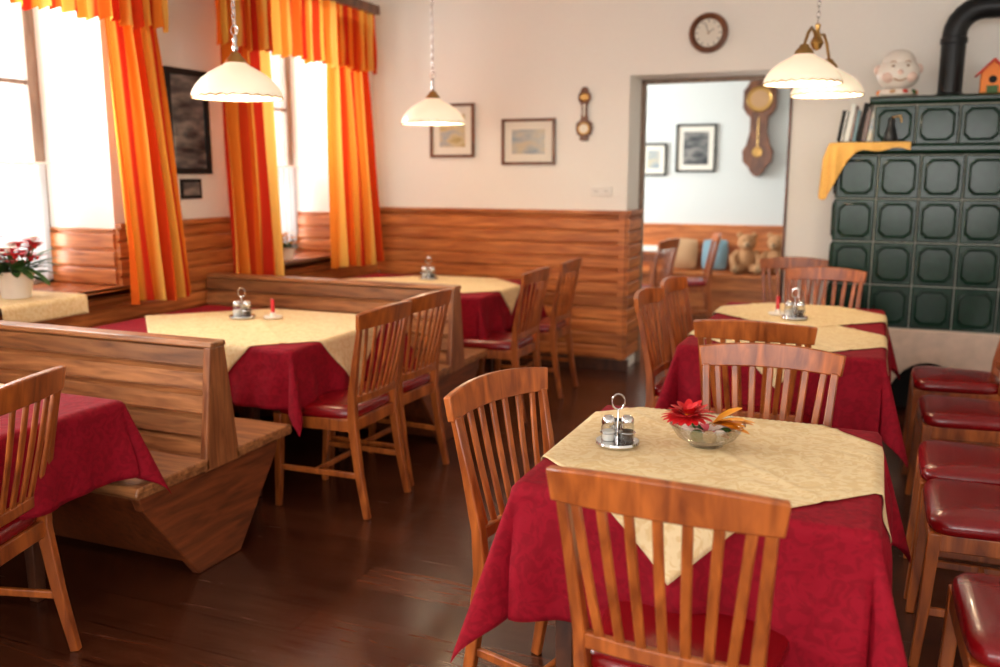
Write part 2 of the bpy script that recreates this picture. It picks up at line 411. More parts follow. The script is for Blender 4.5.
for i,(x0,x1) in enumerate(((-3.2,-.7),(-.3,1.9))):  # unseen windows behind the camera, added to let fill light in
    b=MB()
    for xa in (x0,(x0+x1)/2-.03,x1-.06): b.box(xa,xa+.06,YF-.12,YF-.06,.8,2.6,'frame')
    for za in (.8,2.54): b.box(x0,x1,YF-.12,YF-.06,za,za+.06,'frame')
    b.obj('window_%d'%(i+4),bevel=.004)

# curtains + valance
def curtain(name,y0,y1,t0,t1,z0,z1,x,n,per,amp,ph=0,uo=0):
    b=MB()
    def f(u,v):
        w=(1-v)**.7; ya=t0+(y0-t0)*w; yc=t1+(y1-t1)*w
        a=amp*(.55+.45*(1-v))
        return (x+a*math.sin(u*2*pi*n+ph+.5*math.sin(v*3))+.3*a*math.sin(u*2*pi*n*2.3+v*2),ya+(yc-ya)*u+.006*math.sin(v*7+u*9),z0+(z1-z0)*v+(.012*math.sin(u*7) if v==0 else 0))
    b.grid(f,160,30,'curtain',lambda u,v:(uo+u*per,v))
    return b.obj(name,smooth=80)
CX=XL+.20
curtain('window_curtain',3.70,4.17,3.62,3.95,.90,2.6,CX,5,1.6,.042)
curtain('window_curtain',4.54,5.02,4.5,4.97,.90,2.6,CX,4,1.5,.042,ph=1,uo=.3)
curtain('window_curtain',5.68,6.36,5.70,6.16,.8,2.6,CX,5,1.6,.042,ph=2,uo=.45)
curtain('window_curtain',2.1,2.5,2.05,2.5,.90,2.6,CX,4,1.5,.04)
for o in bpy.data.objects:
    if o.name.startswith('window_curtain') and o.location.z==0: pass
def valance(y0,y1,ph):
    b=MB(); W=y1-y0; n=int(W*14)
    def f(u,v):
        zb=2.24+.03*abs(math.sin(u*pi*W*3.2+ph))+.008*math.sin(u*2*pi*n)
        a=.022*(1-.3*v)
        return (XL+.275+a*math.sin(u*2*pi*n+.4*math.sin(v*5))+.012*math.sin(u*2*pi*n*.37),y0+W*u,zb+(2.69-zb)*v)
    b.grid(f,int(W*150),14,'curtain',lambda u,v:(u*W/.26,v))
    b.obj('curtain_valance',smooth=80)
    b=MB(); b.box(XL+.002,XL+.31,y0-.03,y1+.03,2.69,2.76,'brown'); b.tube([(XL+.2,y0,2.64),(XL+.2,y1,2.64)],.012,'dark')
    b.obj('curtain_cornice',bevel=.005)
valance(4.42,6.24,0); valance(2.0,4.02,1)
for o in bpy.data.objects:
    if o.name in ('window_curtain','window_curtain.001','window_curtain.003'):
        o.scale.z=1.0
        for v in o.data.vertices:
            # hems end just above the bench backs
            v.co.z=.80+(v.co.z-.90)*(2.6-.80)/(2.6-.90)

# ---------------------------------------------------------------- chairs
def chair_mesh():
    b=MB()
    def yb(z):
        return -.19 if z<.45 else -.19-.085*((z-.45)/.47)**1.25
    for s in (-1,1):
        pts=[(s*.186,-.262,0),(s*.182,-.225,.2),(s*.178,-.196,.42),(s*.184,yb(.55),.55),(s*.195,yb(.7),.7),(s*.207,yb(.86),.86)]
        b.sweep(pts,[(.024,.03),(.028,.036),(.03,.044),(.028,.036),(.026,.028),(.024,.02)],(1,0,0),'chair')
        b.sweep([(s*.19,.205,0),(s*.193,.19,.2),(s*.195,.178,.445)],[(.026,.026),(.032,.032),(.038,.038)],(1,0,0),'chair')
        b.sweep([(s*.180,-.19,.415),(s*.195,.18,.415)],(.02,.055),(1,0,0),'chair')
        b.sweep([(s*.182,-.21,.19),(s*.193,.19,.19)],(.016,.026),(1,0,0),'chair')
    b.sweep([(-.19,.185,.415),(.19,.185,.415)],(.055,.02),(0,0,1),'chair')
    b.sweep([(-.17,-.195,.415),(.17,-.195,.415)],(.055,.02),(0,0,1),'chair')
    b.sweep([(-.187,.0,.19),(.187,.0,.19)],(.026,.016),(0,0,1),'chair')
    def cy(x,z,d): return yb(z)-d*(1-(x/.225)**2)
    pts=[];sz=[]
    for i in range(13):
        x=-.232+.464*i/12; pts.append((x,cy(x,.88,.035),.885+.012*(1-(x/.232)**2))); sz.append((.07+.012*(1-(x/.232)**2),.021))
    b.sweep(pts,sz,(0,-.15,1),'chair')
    pts=[]
    for i in range(9):
        x=-.18+.36*i/8; pts.append((x,cy(x,.53,.02),.53))
    b.sweep(pts,(.036,.02),(0,0,1),'chair')
    for i in range(7):
        k=i-3; pts=[]
        for j in range(5):
            t=j/4; z=.535+.33*t; x=k*(.0455+.0125*t); d=.02+.015*t
            pts.append((x,cy(x,z,d)-.006*math.sin(pi*t),z))
        b.sweep(pts,(.022,.01),(1,0,0),'chair')
    def outline(n=48):
        o=[]
        for i in range(n):
            a=2*pi*i/n; cx=math.cos(a); sy=math.sin(a)
            e=.32; x=math.copysign(abs(cx)**e,cx); y=math.copysign(abs(sy)**e,sy)
            w=.205+.018*y; o.append((x*w,y*.2-.002))
        return o
    ol=outline(); n=len(ol); vs=[]
    rings=[(.96,.44),(1.0,.45),(1.01,.462),(1.0,.478),(.95,.49),(.8,.497),(.5,.503),(.2,.505)]
    for k,z in rings: vs+=[(x*k,y*k,z) for x,y in ol]
    fs=[tuple(range(n))]
    for r in range(len(rings)-1):
        for j in range(n): fs.append((r*n+j,r*n+(j+1)%n,(r+1)*n+(j+1)%n,(r+1)*n+j))
    fs.append(tuple((len(rings)-1)*n+j for j in range(n)))
    b.add(vs,fs,'vinyl')
    b.box(-.185,.185,-.18,.18,.43,.447,'chair')
    return b.mesh('dining_chair',40)
CH=chair_mesh()
R=math.radians
chairs=[(-.33,1.90,R(-3)),(-.70,2.24,R(-104)),(-.30,2.80,R(180)),(-.42,3.88,R(0)),(-.75,4.36,R(-92)),(-.74,4.90,R(-94)),
 (-.27,5.56,R(180)),(-.48,6.2,R(184)),
 (.42,5.02,R(90)),(.43,4.33,R(91)),(.40,3.53,R(89)),(.40,3.05,R(90)),(.44,2.28,R(92)),
 (-2.25,3.44,R(90)),(-2.27,3.90,R(88)),(-2.17,5.15,R(90)),(-2.17,5.82,R(92)),(-2.47,1.68,R(107)),
 (-1.68,8.75,R(105)),(-1.95,8.0,R(80))]
for x,y,r in chairs: place(CH,'dining_chair',(x,y,0),r,bevel=.004)

# ---------------------------------------------------------------- tables & cloths
def drape(p,hx,hy,zt,off,seed,flare=.06,corner=.30,wav=.020):
    x,y=p; qx=max(-hx,min(hx,x)); qy=max(-hy,min(hy,y))
    dx,dy=x-qx,y-qy; e=math.hypot(dx,dy)
    if e<1e-6: return (x,y,zt+off)
    nx,ny=dx/e,dy/e
    s2=2*abs(nx*ny)
    r=.012
    if e<r*pi/2:
        a=e/r; return (qx+nx*(r*math.sin(a)+off),qy+ny*(r*math.sin(a)+off),zt-r*(1-math.cos(a))+off*math.cos(a))
    e2=e-r*pi/2
    per=qx*1.0*(1 if ny>=0 else -1)*abs(ny)+qy*(1 if nx>=0 else -1)*abs(nx)
    w=wav*(math.sin(per*17+seed)+.6*math.sin(per*31+seed*2.1))*min(1,e2/.2)*(1-s2)
    sl=flare+corner*s2**2.2
    out=e2*sl+w*min(1,e2*6)
    out=max(out,0.001)
    return (qx+nx*(r+out+off),qy+ny*(r+out+off),zt-r-math.sqrt(max(e2*e2-(e2*sl)**2,0)))
def table(cx,cy,hx,hy,hang,seed,overlays,inset=.1,name='dining_table'):
    e=empty(name,(cx,cy,0))
    b=MB(); zt=.742
    b.box(-hx+.004,hx-.004,-hy+.004,hy-.004,zt-.03,zt-.001,'dark')
    b.box(-hx+.06,hx-.06,-hy+.06,hy-.06,zt-.1,zt-.03,'dark')
    b.obj('table_top',bevel=.004,parent=e)
    for i,(sx,sy) in enumerate(((1,1),(1,-1),(-1,1),(-1,-1))):
        b=MB(); px,py=sx*(hx-inset),sy*(hy-.1)
        b.sweep([(px,py,0),(px,py,zt-.03)],[(.04,.04),(.06,.06)],(1,0,0),'dark'); b.obj('leg_%d'%(i+1),bevel=.004,parent=e)
    b=MB(); X=hx+hang; Y=hy+hang
    nu=int(2*X/.016); nv=int(2*Y/.016)
    b.grid(lambda u,v:drape((-X+2*X*u,-Y+2*Y*v),hx,hy,zt,.003,seed),nu,nv,'red')
    t=b.obj('red_tablecloth',smooth=80,parent=e,solid=.002)
    for oi,(ox,oy,half) in enumerate(overlays):
        b=MB(); n=int(2*half/.0125)
        def f(u,v):
            a=-half+2*half*u; c2=-half+2*half*v; k=math.sqrt(.5)
            p=drape((ox+(a-c2)*k,oy+(a+c2)*k),hx,hy,zt,.008+.003*oi,seed)
            q=.0035*(math.exp(-(a/.012)**2)+math.exp(-(c2/.012)**2))
            return (p[0],p[1],p[2]+q)
        b.grid(f,n,n,'yel'); b.obj('cream_overlay_cloth',smooth=80,parent=e,solid=.002)
    return e
table(-.37,2.40,.41,.41,.34,1.0,[(-.02,.05,.455)])
table(-.36,4.72,.42,.74,.32,2.0,[(0,-.32,.41),(0,.38,.39)])
table(-2.95,3.68,.63,.48,.27,3.0,[(0.13,0,.55)],.3)
table(-2.9,5.55,.65,.48,.27,4.2,[(0.1,0,.52)],.3)
table(-2.98,1.74,.65,.5,.27,5.0,[(-.1,0,.5)],.35)

# ---------------------------------------------------------------- booth benches
def bench(yc,xe,top=.885):
    e=empty('wooden_booth_bench',(xe,yc,0))
    x0=XL+.05-xe
    def side(sg):
        pts=[]; z=.43; zt=top-.02; bh=.087
        while z<zt-.01:
            z2=min(z+bh,zt)
            d1=.085-.055*((z-.43)/.46); d2=.085-.055*((z2-.43)/.46)
            pts+=[(sg*(d1-.018),z),(sg*(d1-.018),z+.007),(sg*(d1+.002),z+.015),(sg*(d2+.003),z2-.010),(sg*(d2-.018),z2-.001)]
            z=z2
        return pts
    b=MB(); poly=side(1)+list(reversed(side(-1)))
    b.prism(poly,'x',x0,-.02,'bench'); b.obj('plank_backrest',smooth=0,parent=e)
    b=MB(); b.prism([(-.10,.40),(.10,.40),(.042,top-.02),(-.042,top-.02)],'x',-.032,.0,'benchv'); b.obj('end_board',smooth=0,bevel=.006,parent=e)
    b=MB(); b.prism([(-.045,top-.022),(.045,top-.022),(.04,top),(-.04,top)],'x',x0,.006,'bench')
    b.obj('top_rail',smooth=0,bevel=.006,parent=e)
    b=MB()
    for sg in (1,-1):
        b.prism([(sg*.075,.405),(sg*.435,.405),(sg*.445,.42),(sg*.435,.45),(sg*.075,.45)],'x',x0,.0,'bench')
    b.obj('seat_planks',smooth=0,bevel=.006,parent=e)
    b=MB()
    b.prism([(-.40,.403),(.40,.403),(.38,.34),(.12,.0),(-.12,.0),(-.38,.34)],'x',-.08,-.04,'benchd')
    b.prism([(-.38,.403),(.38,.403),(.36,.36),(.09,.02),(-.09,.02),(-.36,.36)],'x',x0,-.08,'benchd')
    b.obj('trestle_base',smooth=0,bevel=.006,parent=e)
bench(2.65,-2.25); bench(4.52,-2.14)

# ---------------------------------------------------------------- pendant lamps
def shade(b,cx,cy,cz,r=.205):
    k=r/.205
    P=[(.205,0),(.207,.012),(.199,.032),(.183,.058),(.158,.085),(.125,.110),(.09,.13),(.062,.145),(.045,.158)]
    P=[(a*k,z*k) for a,z in P]; Q=[(a-.004,z-.002) for a,z in reversed(P)]
    b.lathe(P+Q,'shade',cx,cy,cz,48)
    ring=[]
    for j in range(96):
        a=2*pi*j/96; ring.append((cx+r*math.cos(a),cy+r*math.sin(a),cz+.004*math.sin(a*24)))
    b.tube(ring,.0035,'gold',6,closed=True)
    z=.158*k
    b.lathe([(.0,z+.045),(.02,z+.043),(.026,z+.03),(.044,z+.012),(.05,z-.008),(.0,z-.01)],'gold',cx,cy,cz,24)
    b.lathe([(0,.04),(.02,.046),(.032,.07),(.026,.1),(.016,.12),(0,.15)],'bulb',cx,cy,cz,16)
def chain(b,cx,cy,z0,z1,L=.036):
    n=int((z1-z0)/(L*.74)); st=(z1-z0)/n
    for i in range(n):
        z=z0+st*(i+.5); pts=[]
        for j in range(12):
            a=2*pi*j/12; h=.008*math.cos(a); v=L/2*math.sin(a)
            pts.append((cx+(h if i%2 else 0),cy+(0 if i%2 else h),z+v))
        b.tube(pts,.0022,'chrome',5,closed=True)
def pl(loc,e,r=.04):
    l=bpy.data.lights.new('bulb_light','POINT'); l.energy=e; l.color=(1,.82,.58); l.shadow_soft_size=r
    o=bpy.data.objects.new('bulb_light',l); o.location=loc; sc.collection.objects.link(o); return o
for x,y,z in ((-2.79,3.52,1.85),(-2.71,5.38,1.825)):
    b=MB(); shade(b,0,0,0)
    b.lathe([(.0,.20),(.008,.205),(.014,.225),(.006,.24),(.012,.26),(.006,.28),(.0,.282)],'chrome',0,0,0,12)
    ring=[(.02*math.cos(a),0,.303+.022*math.sin(a)) for a in [2*pi*j/16 for j in range(16)]]
    b.tube(ring,.003,'chrome',6,closed=True)
    chain(b,0,0,.32,H-z-.03); b.tube([(0.004,.004,.2),(0.004,.004,H-z)],.0025,'white',6)
    b.lathe([(0,H-z-.001),(.055,H-z-.001),(.05,H-z-.03),(.0,H-z-.045)],'gold',0,0,0,20)
    b.obj('pendant_lamp',(x,y,z),smooth=50); pl((x,y,z-.03),8)
b=MB(); zc=2.08
for (sx,sy,dz) in ((-.045,-.2,-.13),(.05,.26,-.155)):
    shade(b,sx,sy,dz,.19)
    pts=[(0,0,.09)]+[(sx*t,sy*t,.09+.07*math.sin(pi*t)+(dz+.19-.09)*t*t) for t in (.25,.5,.75,1)]
    b.tube(pts,.008,'gold',8)
b.lathe([(0,.05),(.02,.06),(.035,.09),(.02,.12),(.01,.15),(.015,.18),(0,.19)],'gold',0,0,0,16)
chain(b,0,0,.19,H-zc-.03); b.lathe([(0,H-zc-.001),(.055,H-zc-.001),(.05,H-zc-.03),(.0,H-zc-.045)],'gold',0,0,0,20)
b.obj('double_pendant_lamp',(-.35,5.12,zc),smooth=50); pl((-.39,4.92,1.91),6); pl((-.30,5.38,1.88),6)

# ---------------------------------------------------------------- wall decoration
def picture(w,h,fr,mat,artk,fw=.022):
    b=MB(); 
    b.box(-w/2,w/2,-.012,-.002,-h/2,h/2,mat)
    for x0,x1,z0,z1 in ((-w/2,w/2,h/2-fw,h/2),(-w/2,w/2,-h/2,-h/2+fw),(-w/2,-w/2+fw,-h/2+fw,h/2-fw),(w/2-fw,w/2,-h/2+fw,h/2-fw)):
        b.box(x0,x1,-.028,-.002,z0,z1,fr)
    mm=.06 if mat=='cream' else 0
    m2=fw+mm
    b.box(-w/2+m2,w/2-m2,-.0135,-.011,-h/2+m2,h/2-m2,artk)
    return b
picture(.39,.42,'brown','cream','art1').obj('framed_picture',(-3.18,YB,1.84),bevel=.002)
picture(.44,.35,'brown','cream','art2').obj('framed_picture',(-2.53,YB,1.745),bevel=.002)
picture(.36,.62,'black','art3','art3',.035).obj('framed_picture',(XL,4.44,1.81),rz=R(90),bevel=.002)
b=MB(); b.box(-.09,.09,-.012,-.002,-.06,.06,'black'); b.box(-.07,.07,-.0135,-.012,-.04,.04,'art3'); b.obj('wall_plaque',(XL,4.44,1.41),rz=R(90),bevel=.002)
picture(.44,.52,'black','cream','art3').obj('framed_picture',(-1.90,YFAR,1.78),bevel=.002)
picture(.3,.36,'black','cream','art2').obj('framed_picture',(-2.37,YFAR,1.66),bevel=.002)
RX=Matrix.Rotation(R(90),4,'X')
b=MB(); b.lathe([(0,.002),(.135,.002),(.138,.02),(.13,.04),(.115,.045),(.100,.03),(.095,.022)],'brown',mtx=RX,seg=40)
b.lathe([(.098,.02),(0.0001,.0205)],'cream',mtx=RX,seg=40)
for i in range(12):
    a=2*pi*i/12; m=RX@Matrix.Rotation(a,4,'Z'); b.box(-.003,.003,.074,.088,.021,.0225,'black',m)
for a,l in ((R(-55),.045),(R(20),.07)):
    m=RX@Matrix.Rotation(a,4,'Z'); b.box(-.002,.002,-.01,l,.023,.025,'black',m)
b.ball((0,-.026,0),.006,'gold'); b.obj('round_wall_clock',(-1.18,YB,2.475),smooth=35)
b=MB(); prof=[(.015,-.2),(.035,-.19),(.03,-.165),(.055,-.15),(.065,-.11),(.06,-.07),(.03,-.045),(.022,0),(.022,.06),(.035,.08),(.05,.11),(.045,.145),(.03,.16),(.03,.175),(.012,.195)]
poly=prof+[(-x,z) for x,z in reversed(prof)]
b.prism(poly,'y',-.025,-.002,'brown')
b.lathe([(0,.03),(.042,.03),(.046,.036),(.05,.025)],'gold',0,0,0,24,RX@Matrix.Translation((0,-.11,0)))
b.lathe([(0,.031),(.034,.033)],'cream',0,0,0,24,RX@Matrix.Translation((0,-.11,.0)))
b.lathe([(0,.03),(.024,.032),(.034,.025)],'gold',0,0,0,24,RX@Matrix.Translation((0,.12,0)))
b.box(-.008,.008,-.03,-.024,-.02,.07,'cream')
b.obj('wall_barometer',(-2.08,YB,1.945),bevel=.003)
b=MB(); b.box(-.12,.04,-.014,-.002,-.035,.035,'plastic')
for x in (-.08,0): b.lathe([(.028,.0142),(.026,.018),(.022,.016),(.02,.0145),(0,.0145)],'plastic',0,0,0,20,RX@Matrix.Translation((x,0,0))); b.lathe([(.004,.0146),(0,.015)],'black',0,0,0,8,RX@Matrix.Translation((x-.009,0,0))); b.lathe([(.004,.0146),(0,.015)],'black',0,0,0,8,RX@Matrix.Translation((x+.009,0,0)))
b.obj('wall_socket',(-1.90,YB,1.37),bevel=.003)
b=MB()
prof=[(.01,-.52),(.06,-.48),(.09,-.42),(.15,-.36),(.16,-.25),(.12,-.18),(.09,-.05),(.09,.1),(.13,.14),(.17,.2),(.17,.38),(.13,.43),(.1,.5),(.04,.53)]
b.prism(prof+[(-x,z) for x,z in reversed(prof)],'y',-.1,-.002,'brown')
b.lathe([(0,.1),(.115,.102),(.125,.112),(.135,.1)],'gold',0,0,0,32,RX@Matrix.Translation((0,.29,0)))
b.lathe([(0,.104),(.09,.105)],'beige',0,0,0,32,RX@Matrix.Translation((0,.29,0)))
b.tube([(0,-.105,.1),(0,-.105,-.22)],.005,'gold'); b.lathe([(0,.1),(.05,.104),(.055,.115),(0,.12)],'gold',0,0,0,24,RX@Matrix.Translation((0,-.26,0)))
b.obj('pendulum_wall_clock',(-1.23,YFAR,1.99),bevel=.006)

# ---------------------------------------------------------------- tiled stove
SX0,SX1,SY=-.25,1.16,6.0
e=empty('green_tiled_stove',(0,0,0))
UX=-.06
b=MB(); b.box(SX0+.01,SX1,SY+.012,YB-.004,.56,1.62,'grout'); b.box(UX,SX1,SY+.072,YB-.004,1.62,1.93,'grout'); b.obj('core',parent=e,smooth=0)
def tile(b,m,w,h):
    g=.004
    x,z=w/2-g,h/2-g
    def rect(x,z,y): return [(-x,y,-z),(x,y,-z),(x,y,z),(-x,y,z)]
    def octo(x,z,k,y):
        cx=x*k; cz=z*k; q=.36*min(cx,cz)
        return [(-cx+q,y,-cz),(cx-q,y,-cz),(cx,y,-cz+q),(cx,y,cz-q),(cx-q,y,cz),(-cx+q,y,cz),(-cx,y,cz-q),(-cx,y,-cz+q)]
    r0=rect(x,z,0); r1=rect(x,z,-.01); r2=rect(x-.006,z-.006,-.016)
    b.add(r0+r1+r2,[(i+4*k,(i+1)%4+4*k,(i+1)%4+4*k+4,i+4*k+4) for k in range(2) for i in range(4)],'green',m)
    b.add(r2,[(0,1,2,3)],'green',m)
    L=[octo(x,z,.84,-.016),octo(x,z,.81,-.026),octo(x,z,.76,-.028),octo(x,z,.71,-.0165),octo(x,z,.60,-.0168)]
    vs=[p for l in L for p in l]
    b.add(vs,[(8*k+i,8*k+(i+1)%8,8*k+8+(i+1)%8,8*k+8+i) for k in range(len(L)-1) for i in range(8)]+[tuple(8*(len(L)-1)+i for i in range(8))],'green',m)
b=MB(); tw=.235; th=.262
for i in range(6):
    for j in range(4):
        tile(b,Matrix.Translation((SX0+tw*(i+.5),SY+.012,.565+th*(j+.5))),tw,th)
for i in range(2):
    for j in range(4):
        tile(b,Matrix.Translation((SX0+.01,SY+.02+.3*(i+.5),.565+th*(j+.5)))@Matrix.Rotation(R(-90),4,'Z'),.3,th)
for i in range(5): tile(b,Matrix.Translation((UX+tw*(i+.5)-.0,SY+.072,1.79)),tw,.235)
b.obj('glazed_tiles',parent=e,smooth=25)
b=MB(); b.prism([(SY-.03,1.625),(SY-.04,1.64),(SY-.04,1.665),(SY-.025,1.68),(YB-.004,1.68),(YB-.004,1.615),(SY,1.615)],'x',SX0-.035,SX1+.02,'green')
b.prism([(SY+.03,1.915),(SY+.02,1.93),(SY+.02,1.95),(SY+.04,1.96),(YB-.004,1.96),(YB-.004,1.91),(SY+.06,1.91)],'x',UX-.03,SX1+.02,'green')
b.obj('glazed_ledges',parent=e,smooth=0,bevel=.004)
arch=[(SX0-.02,0),(.10,0)]+[(.35-.25*math.cos(a),.0+.36*math.sin(a)) for a in [pi*i/16 for i in range(1,16)]]+[(.60,0),(SX1,0),(SX1,.56),(SX0-.02,.56)]
b=MB(); b.prism(arch,'y',SY-.02,SY+.2,'stone'); b.box(SX0-.02,SX1,SY+.3,YB-.004,0,.56,'stone'); b.box(SX0-.02,0.05,SY+.2,SY+.3,0,.56,'stone'); b.box(.64,SX1,SY+.2,SY+.3,0,.56,'stone')
b.box(0.05,.64,SY+.285,SY+.3,0,.5,'black')  # darkness of the arch recess painted as a black back panel
b.obj('stone_base',parent=e,smooth=0,bevel=.008)
b=MB(); px,py=.36,SY+.35
b.tube([(px,py,1.96),(px,py,2.33)]+[(px+.16*(1-math.cos(a)),py,2.33+.16*math.sin(a)) for a in [R(15*i) for i in range(1,7)]]+[(1.3,py,2.49),(XR-.01,py,2.49)],.07,'iron',24)
b.lathe([(.073,0),(.09,.0),(.09,.02),(.073,.03)],'iron',px,py,1.96,24); b.lathe([(.071,0),(.077,.005),(.077,.035),(.071,.04)],'iron',px,py,2.28,24)
b.obj('stove_pipe',smooth=40)
# soft cloth falling over the front-left corner of the ledge
b=MB()
hx,hy=.5,.3
def dc(s,t):
    if s<.28:
        P=(-hx,-hy+.24*(1-s/.28)); n=(-1,0); L=.14+.16*(s/.28)
    elif s<.42:
        a=(s-.28)/.14*pi/2; P=(-hx,-hy); n=(-math.cos(a),-math.sin(a)); L=.30+.05*math.sin(a*2)
    else:
        x=.44*(s-.42)/.58; P=(-hx+x,-hy); n=(0,-1); L=.045+.26*math.exp(-(x/.075)**1.3)+.01*math.sin(x*30)
    ein=.16*(1-abs(s-.35)*.6)
    if s>=.28 and s<.42: inner=(-hx+.12,-hy+.12)
    elif s<.28: inner=(-hx+.12+.06*(1-s/.28),P[1]+.12*(s/.28))
    else: inner=(P[0]+.12*(1-(s-.42)/.58),-hy+.12)
    if t<.3:
        k=t/.3; p=(inner[0]+(P[0]-inner[0])*k,inner[1]+(P[1]-inner[1])*k)
        return drape(p,hx,hy,.004*abs(math.sin(s*22))*(1-k),.004,1)
    e2=L*(t-.3)/.7
    q=drape((P[0]+n[0]*e2,P[1]+n[1]*e2),hx,hy,0,.004,1.3,.05,.03,.004)
    f=.016*math.sin(s*46)*min(1,e2/.1)+.012*min(1,e2/.1)
    return (q[0]+n[0]*f,q[1]+n[1]*f,q[2])
b.grid(dc,150,50,'ochre'); b.obj('draped_gold_cloth',(SX0-.035+.5,SY-.04+.3,1.684),smooth=80,solid=.003)
b=MB(); x=0
for i,k in enumerate(['black','art3','wallgrey','dark','blue','black','dark','art2']):
    w=random.uniform(.014,.03); h=random.uniform(.19,.25)
    m=Matrix.Translation((x,0,0))@Matrix.Rotation(R(8+random.uniform(-2,2)),4,'Y')
    b.box(0,w,-.08,.08,0.005,h,k,m); b.box(.002,w-.002,-.078,.082,.007,h+.001,'cream',m); x+=w+.003
b.obj('books',(-.27,SY+.24,1.698),bevel=.001)
b=MB(); b.lathe([(0,0),(.035,0),(.04,.02),(.028,.07),(.018,.1),(.022,.12),(.01,.14),(0,.142)],'iron',0,0,0,20); b.tube([(.0,0,.14),(.05,0,.15),(.055,0,.11)],.005,'gold')
b.obj('iron_pot_figurine',(.04,SY+.015,1.694),smooth=45)
b=MB(); 
b.lathe([(0,0),(.09,0),(.11,.02),(.1,.045),(.09,.05)],'white',0,0,0,28)
b.ball((0,0,.145),(.125,.105,.105),'white',seg=28,rings=18)
b.ball((0,0,.205),(.095,.085,.085),'white',seg=28,rings=18)
b.ball((-.06,-.065,.12),(.04,.035,.035),'skin'); b.ball((.06,-.065,.12),(.04,.035,.035),'skin'); b.ball((0,-.10,.145),(.018,.016,.016),'skin')
for s in (-1,1):
    b.ball((s*.04,-.088,.182),(.012,.008,.008),'beige'); b.ball((s*.04,-.094,.182),(.005,.004,.005),'dark'); b.ball((s*.115,0,.17),(.025,.02,.03),'skin')
    b.tube([(s*.025,-.084,.205),(s*.04,-.086,.212),(s*.058,-.08,.205)],.003,'beige')
b.tube([(-.035,-.098,.108),(-.012,-.104,.096),(.012,-.104,.096),(.035,-.098,.108)],.004,'beige')
for i in range(10):
    a=2*pi*i/10; b.ball((.095*math.cos(a),.09*math.sin(a),.03),(.025,.02,.018),['orange','white','beige','roof','leaf'][i%5])
b.obj('ceramic_face_cookie_jar',(.06,SY+.22,1.961),smooth=60,rz=R(6))
b=MB(); b.box(-.06,.06,-.05,.05,0.0,.13,'orange'); b.prism([(-.06,.13),(.06,.13),(0,.19)],'y',-.05,.05,'orange')
for s in (-1,1): b.sweep([(s*.085,0,.11),(0,0,.2)],(.14,.012),(0,1,0),'roof')
b.lathe([(.022,.051),(.0,.0515)],'black',0,0,0,16,RX@Matrix.Translation((0,.085,0))); b.box(-.07,.07,-.06,.06,-.0,.01,'leaf'); b.box(-.03,.03,-.056,-.05,.01,.05,'leaf')
b.obj('toy_birdhouse',(.57,SY+.18,1.961),bevel=.002)

# ---------------------------------------------------------------- table-top items
ZT=.755
def caddy(x,y,s=1.0,rz=0,z=ZT):
    b=MB()
    b.lathe([(0,0),(.058,0),(.062,.006),(.06,.012),(.0,.010)],'chrome',0,0,0,32)
    for sx in (-.026,.026):
        b.lathe([(0,.011),(.019,.011),(.021,.02),(.02,.05),(.017,.062)],'glass',sx,0,0,20)
        b.lathe([(0,.0125),(.0165,.0125),(.017,.04),(0,.041)],'salt' if sx<0 else 'pepper',sx,0,0,16)
        b.lathe([(.0185,.058),(.0195,.064),(.018,.074),(.012,.082),(0,.084)],'chrome',sx,0,0,20)
        ring=[(sx+.0225*math.cos(a),.0225*math.sin(a),.035) for a in [2*pi*j/20 for j in range(20)]]
        b.tube(ring,.0018,'chrome',6,closed=True)
    b.lathe([(0,.011),(.02,.011),(.022,.06),(.02,.06),(.018,.013)],'chrome',0,.036,0,20)
    pts=[(0,0,.01),(0,0,.1)]+[(.018*math.sin(a),0,.122-.022*math.cos(a)) for a in [2*pi*i/14 for i in range(1,14)]]+[(0,0,.1)]
    b.tube(pts,.0028,'chrome',8)
    o=b.obj('salt_and_pepper_caddy',(x,y,z),rz,smooth=45); o.scale=(s,s,s); return o
caddy(-.63,2.37,1.0,R(20)); caddy(-.365,4.87,1.1,R(10),.758); caddy(-3.05,3.8,1.1,R(15)); caddy(-2.95,5.75,1.1,R(15))
def candle(x,y,z=ZT):
    b=MB(); b.lathe([(0,0),(.045,0),(.05,.008),(.046,.012),(.016,.01),(.014,.03),(.011,.03),(.0,.02)],'white',0,0,0,24)
    b.lathe([(0,.014),(.0105,.014),(.0105,.095),(.006,.1),(0,.099)],'wax',0,0,0,16); b.tube([(0,0,.098),(.001,0,.108)],.001,'black',5)
    b.obj('red_candle',(x,y,z),smooth=45)
candle(-.46,4.98,.758); candle(-2.90,3.86)
b=MB(); 
pr=[(0,.004),(.04,.004),(.07,.02),(.088,.045),(.092,.05),(.089,.052),(.066,.026),(.038,.012),(0,.011)]
b.lathe(pr,'glass',0,0,0,40); b.lathe([(0,0),(.04,0),(.04,.005)],'glass',0,0,0,24)
random.seed(11)
def gerbera(b,cx,cy,cz,r,k,tilt=(0,0)):
    for ring,(rr,n,up) in enumerate(((1,16,.25),(.8,14,.7),(.6,10,1.3),(.45,8,2.5))):
        for i in range(n):
            a=2*pi*i/n+ring*.2; b.blade((cx,cy,cz),(math.cos(a)+tilt[0],math.sin(a)+tilt[1],up),r*rr,r*.3,k,.25)
    b.ball((cx,cy,cz+.01),(.012,.012,.008),'petalo',seg=10,rings=6)
gerbera(b,-.042,-.01,.062,.066,'petalr',(-.15,-.4)); b.tube([(-.02,0,.02),(-.04,-.01,.06)],.003,'leaf',6)
for i in range(16):
    a=random.uniform(-.7,.9); b.blade((.015,.0,.05),(math.cos(a),math.sin(a),random.uniform(.05,.5)),random.uniform(.06,.1),.026,'petalo',.2)
